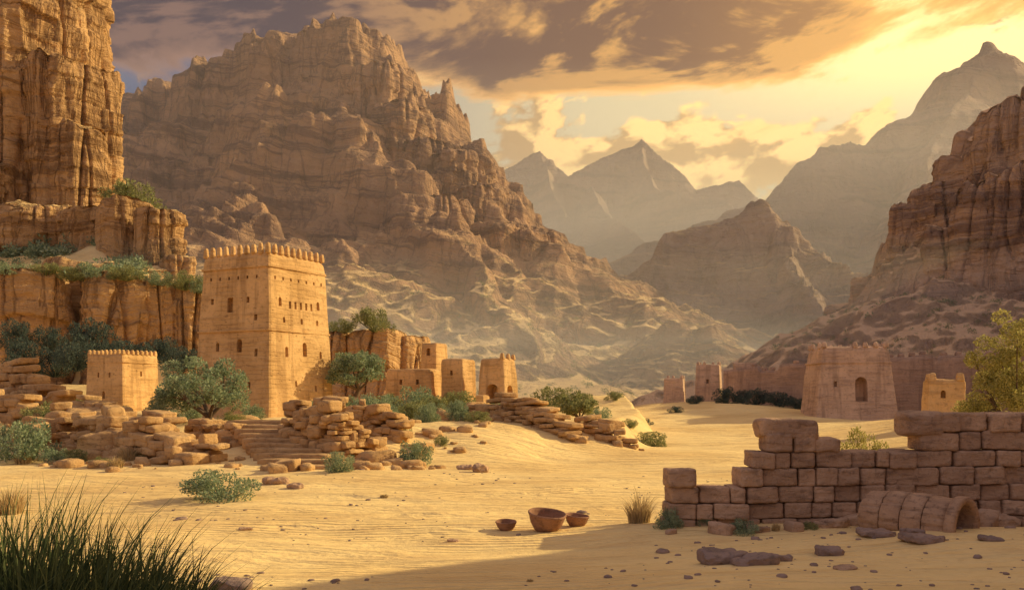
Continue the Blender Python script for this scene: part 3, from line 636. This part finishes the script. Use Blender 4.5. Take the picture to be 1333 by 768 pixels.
def mass(name,pts,mat,ls=0.22,nl=160):
    B=Buf()
    for (x,y,z,r) in pts:
        c=[(x+rng.normal(0,r*.4),y+rng.normal(0,r*.4),z+r*rng.uniform(.1,.6),r*rng.uniform(.3,.55)) for _ in range(6)]
        V,Q=leaves(nl,c,ls*r*1.2,0.4); B.add(V,Q)
    return B.make(name,mat,False)
pts=[]
for i in range(460):
    y=rng.uniform(119,158); u=rng.uniform(-40,262); x=(u-666.5)*y/F
    z=g1(x,y)
    if z>12 and perlin(x/9,y/9,2.2)>-0.1: pts.append((x,y,z,rng.uniform(0.6,2.1)))
mass('slope_shrubs',pts,m_sage)
def raydrop(x,y,obn):
    ob=bpy.data.objects[obn]; ok,loc,nrm,_=ob.ray_cast(Vector((x,y,900)),Vector((0,0,-1))); return (loc.z,nrm.z) if ok else (None,0)
pts=[]
for i in range(1100):
    y=rng.uniform(90,225); u=rng.uniform(1010,1400); x=(u-666.5)*y/F; z,nz=raydrop(x,y,'rocky_hillside')
    if z is not None and z>g1(x,y) and nz>0.66 : pts.append((x,y,z,rng.lognormal(-0.7,0.45)))
mass('hillside_shrubs',pts,m_olive,0.25,60)
pts=[]
for i in range(260):
    y=rng.uniform(250,420); u=rng.uniform(430,900); x=(u-666.5)*y/F; z,nz=raydrop(x,y,'sandstone_mountain')
    if z is not None and 1<z<60 and nz>0.7 : pts.append((x,y,z,rng.uniform(0.6,1.6)))
mass('foothill_shrubs',pts,m_olive,0.25,60)
def tree(name,u,v,d,wpx,hpx,mat,trunk=0.35,n=9000,ground=True,ls=0.16,ncl=46):
    x,y,z=W(u,v,d); z=g1(x,y) if ground else z
    par=empty(name,(x,y,z-0.05)); R=wpx*d/F/2; H=hpx*d/F; B=Buf(); cl=[]
    base=H*trunk
    ends=[]
    tube(B,(0,0,-0.2),(0.1*R,0,base*0.6),0.09*R,0.07*R,8)
    for i in range(6):
        a_=i*1.05+rng.uniform(-.3,.3); e1=np.array([0.35*R*math.cos(a_),0.35*R*math.sin(a_),base*1.15+rng.uniform(0,.15)*H])
        tube(B,(0.1*R,0,base*0.55),e1,0.05*R,0.03*R,6)
        for j in range(4):
            b_=a_+rng.uniform(-.8,.8); rr=rng.uniform(.45,.85)*R; e2=np.array([rr*math.cos(b_),rr*math.sin(b_),base+rng.uniform(.15,.95)*(H-base)*math.sqrt(max(0.1,1-(rr/R)**2))])
            tube(B,e1,e2,0.025*R,0.008*R,5); ends.append(e2)
    B.make('trunk',m_bark,True,par)
    for e2 in ends: cl.append((*e2,rng.uniform(.14,.24)*R))
    for i in range(ncl-len(ends)):
        a_=rng.uniform(0,6.28); rr=rng.uniform(0,1)**.6*.85*R; h=base+rng.uniform(.25,.95)*(H-base)*math.sqrt(max(0.1,1-(rr/R)**2)); cl.append((rr*math.cos(a_),rr*math.sin(a_),h,rng.uniform(.12,.22)*R))
    V,Q=leaves(n,cl,ls,0.2); mk('crown',V,Q,mat,False,par)
tree('acacia_tree',266,553,50,128,92,m_sage,0.22,n=15000,ls=0.13)
tree('acacia_tree',463,512,66,80,64,m_sage,0.15,ground=False,n=9000)
tree('acacia_tree',752,572,56,56,40,m_olive,0.3,n=3000)
tree('tamarisk_tree',1322,535,48,130,185,m_yel,0.10,n=26000,ls=0.13,ncl=76)
tree('acacia_tree',1400,540,50,90,100,m_olive,0.2,n=6000)
def grass(name,cx,cy,rad,n,hmin,hmax,mat,wd_=0.012,lean=0.5,sx=1.0,fall=0.45):
    B=[];Q=[];c=0; k=6
    for i in range(n):
        a_=rng.uniform(0,6.28); r=rad*math.sqrt(rng.uniform(0,1)); x=cx+r*math.cos(a_)*sx; y=cy+r*math.sin(a_); h=(hmin+(hmax-hmin)*rng.beta(1.6,2.2))*(1-fall*(r/rad)**2)*(1+0.35*float(perlin(x/0.35,y/0.35,1.0)))
        la=a_+rng.normal(0,1.0); ln=lean*h*rng.uniform(0.15,1)*(0.4+0.8*r/rad); t=np.linspace(0,1,k)
        px_=x+math.cos(la)*ln*t**2; py_=y+math.sin(la)*ln*t**2; pz_=h*(t-0.25*lean*t**3)
        wa=rng.uniform(0,3.14); w=wd_*rng.uniform(.6,1.3)*(1-t**1.5)+0.001
        l=np.stack([px_-np.cos(wa)*w,py_-np.sin(wa)*w,pz_],1); rr=np.stack([px_+np.cos(wa)*w,py_+np.sin(wa)*w,pz_],1)
        V=np.empty((2*k,3)); V[0::2]=l; V[1::2]=rr; V[:,2]+=g1(x,y)-0.03
        B.append(V); j=np.arange(k-1)*2; Q.append(np.stack([j,j+1,j+3,j+2],1)+c); c+=2*k
    return mk(name,np.concatenate(B),np.concatenate(Q),mat,False)
grass('tall_grass_clump',-6.1,11.2,1.7,3600,1.0,2.7,m_grass,0.016,0.6,1.4,0.55)
grass('tall_grass_clump',-4.2,10.9,1.0,1000,0.4,1.6,m_grass,0.014,0.8,1.3,0.5)
for (u,v,w,h) in [(832,688,46,56),(12,662,56,50),(165,606,40,26),(95,588,30,20),(30,605,30,20),(1010,700,14,14),(690,762,12,8),(1040,690,16,14),(150,612,30,22),(500,650,16,8),(960,660,20,16)]:
    d=CH*F/(v-515); x,y=px(u,d); grass('dry_grass_tuft',x,y,w*d/F/2*0.6,300,h*d/F*0.5,h*d/F*1.1,m_dry,0.010*d/20,0.6)

# ------------------------------------------------ haze air volume
def box(name,x0,x1,y0,y1,z0,z1,dens,col,an):
    V=[(x,y,z) for x in (x0,x1) for y in (y0,y1) for z in (z0,z1)]
    Fc=[(0,1,3,2),(4,6,7,5),(0,4,5,1),(2,3,7,6),(0,2,6,4),(1,5,7,3)]
    m=bpy.data.materials.new(name); m.use_nodes=True; t=m.node_tree; t.nodes.clear(); o=t.nodes.new('ShaderNodeOutputMaterial'); s_=t.nodes.new('ShaderNodeVolumeScatter')
    s_.inputs['Color'].default_value=col+(1,); s_.inputs['Density'].default_value=dens; s_.inputs['Anisotropy'].default_value=an
    t.links.new(s_.outputs[0],o.inputs['Volume']); mk(name,V,Fc,m,False)
box('dust_haze',-1500,1900,150,2600,-5,240,0.00038,(1.0,0.88,0.78),0.3)
box('distant_haze',-1480,1880,620,2580,-4.5,230,0.0012,(1.0,0.91,0.80),0.3)
box('ground_dust',-60,900,120,900,-6,24,0.0034,(1.0,0.94,0.78),0.3)

# ------------------------------------------------ sun + world
ts=Vector((1,0.35,0.52)).normalized()
sun=bpy.data.lights.new('sun','SUN'); sun.energy=5.0; sun.angle=math.radians(0.6); sun.color=(1.0,0.80,0.45)
so=bpy.data.objects.new('sun',sun); COL.objects.link(so); so.rotation_euler=ts.to_track_quat('Z','Y').to_euler()
w=bpy.data.worlds.new('World'); bpy.context.scene.world=w; w.use_nodes=True; T=NT(w.node_tree); T.N.clear()
out=T.n('ShaderNodeOutputWorld')
sky=T.n('ShaderNodeTexSky',sky_type='NISHITA',sun_disc=False,sun_elevation=math.asin(ts.z),sun_rotation=math.atan2(ts.x,ts.y)); sky.dust_density=3
tc=T.n('ShaderNodeTexCoord'); sp=T.n('ShaderNodeSeparateXYZ',i_0=tc.outputs['Generated'])
az=T.m('ARCTAN2',sp.outputs[0],sp.outputs[1]); el=T.m('ARCSINE',sp.outputs[2])
def cvec(a,b,ka,kb,s): return T.n('ShaderNodeCombineXYZ',i_0=T.m('ADD',T.m('MULTIPLY',az,ka),a),i_1=T.m('ADD',T.m('ADD',T.m('MULTIPLY',el,kb),T.m('MULTIPLY',az,kb*-0.12)),b),i_2=s).outputs[0]
d0=T.noise(cvec(0,0,4.5,13,2.3),1.0,9,0.58,0.4); d1=T.noise(cvec(0.10,-0.14,4.5,13,2.3),1.0,9,0.58,0.4)
c0=T.noise(cvec(0,0,13,22,7.1),1.0,9,0.55,0.2); c1_=T.noise(cvec(0.22,0.20,13,22,7.1),1.0,9,0.55,0.2)
left=T.rng(az,0.16,-0.34)
deckb=T.m('ADD',T.m('MULTIPLY',T.rng(el,0.295,0.35),0.28),T.m('MULTIPLY',left,0.07))
deckb=T.m('SUBTRACT',deckb,T.m('MULTIPLY',T.rng(az,0.26,0.46),0.14))
deckb=T.m('SUBTRACT',deckb,0.13)
md=T.m('ADD',d0,deckb); cov=T.rng(md,0.44,0.57); thick=T.rng(md,0.49,0.66)
lit=T.rng(T.m('SUBTRACT',d0,d1),-0.02,0.07)
glow=T.m('MULTIPLY',T.rng(az,0.12,0.42),T.rng(el,0.24,0.34))
bright=T.mix(left,(1.4,0.70,0.17),(0.40,0.22,0.16)); darkc=T.mix(left,(0.20,0.10,0.065),(0.055,0.046,0.075))
darkc=T.mix(glow,darkc,(0.55,0.26,0.09))
deckc=T.mix(T.m('MULTIPLY',thick,T.m('SUBTRACT',1.0,T.m('MULTIPLY',lit,0.5))),bright,darkc)
cumb=T.m('SUBTRACT',T.m('MULTIPLY',T.rng(el,0.325,0.235),0.26),0.10)
mc=T.m('ADD',c0,cumb); covc=T.rng(mc,0.475,0.54)
litc=T.rng(T.m('SUBTRACT',c0,c1_),-0.06,0.06)
cumc=T.mix(litc,T.mix(left,(0.72,0.42,0.16),(0.24,0.15,0.12)),T.mix(left,(1.55,0.98,0.34),(0.5,0.3,0.17)))
cumc=T.mix(T.rng(el,0.25,0.17),cumc,T.mix(left,(1.3,0.84,0.32),(0.4,0.25,0.16)))
nis=T.mix(1.0,sky.outputs[0],(0.07,0.07,0.07),'MULTIPLY')
clear=T.mix(left,(1.02,0.80,0.42),(0.11,0.15,0.25)); clear=T.mix(glow,clear,(1.9,1.35,0.52)); clear=T.mix(0.87,nis,clear)
skyc=T.mix(covc,clear,cumc); skyc=T.mix(cov,skyc,deckc)
away=T.m('MAXIMUM',T.rng(T.m('ABSOLUTE',T.m('SUBTRACT',az,0.3)),1.3,1.9),T.rng(el,0.6,1.0))
blue=T.mix(T.m('MULTIPLY',cov,0.35),(0.40,0.36,0.45),(0.42,0.33,0.35))
skyc=T.mix(away,skyc,blue)
bg2=T.n('ShaderNodeBackground',i_Strength=0.98); T.set(bg2.inputs[0],skyc)
T.L.new(bg2.outputs[0],out.inputs[0])
# ------------------------------------------------ camera
cam=bpy.data.cameras.new('camera'); co=bpy.data.objects.new('camera',cam); COL.objects.link(co)
cam.sensor_width=36; cam.lens=36*F/1333; cam.shift_y=131/1333; cam.clip_end=20000; cam.clip_start=0.1
co.location=(0,0,CH); co.rotation_euler=(math.pi/2,0,0); bpy.context.scene.camera=co
sc=bpy.context.scene; sc.view_settings.view_transform='Standard'; sc.view_settings.look='None'
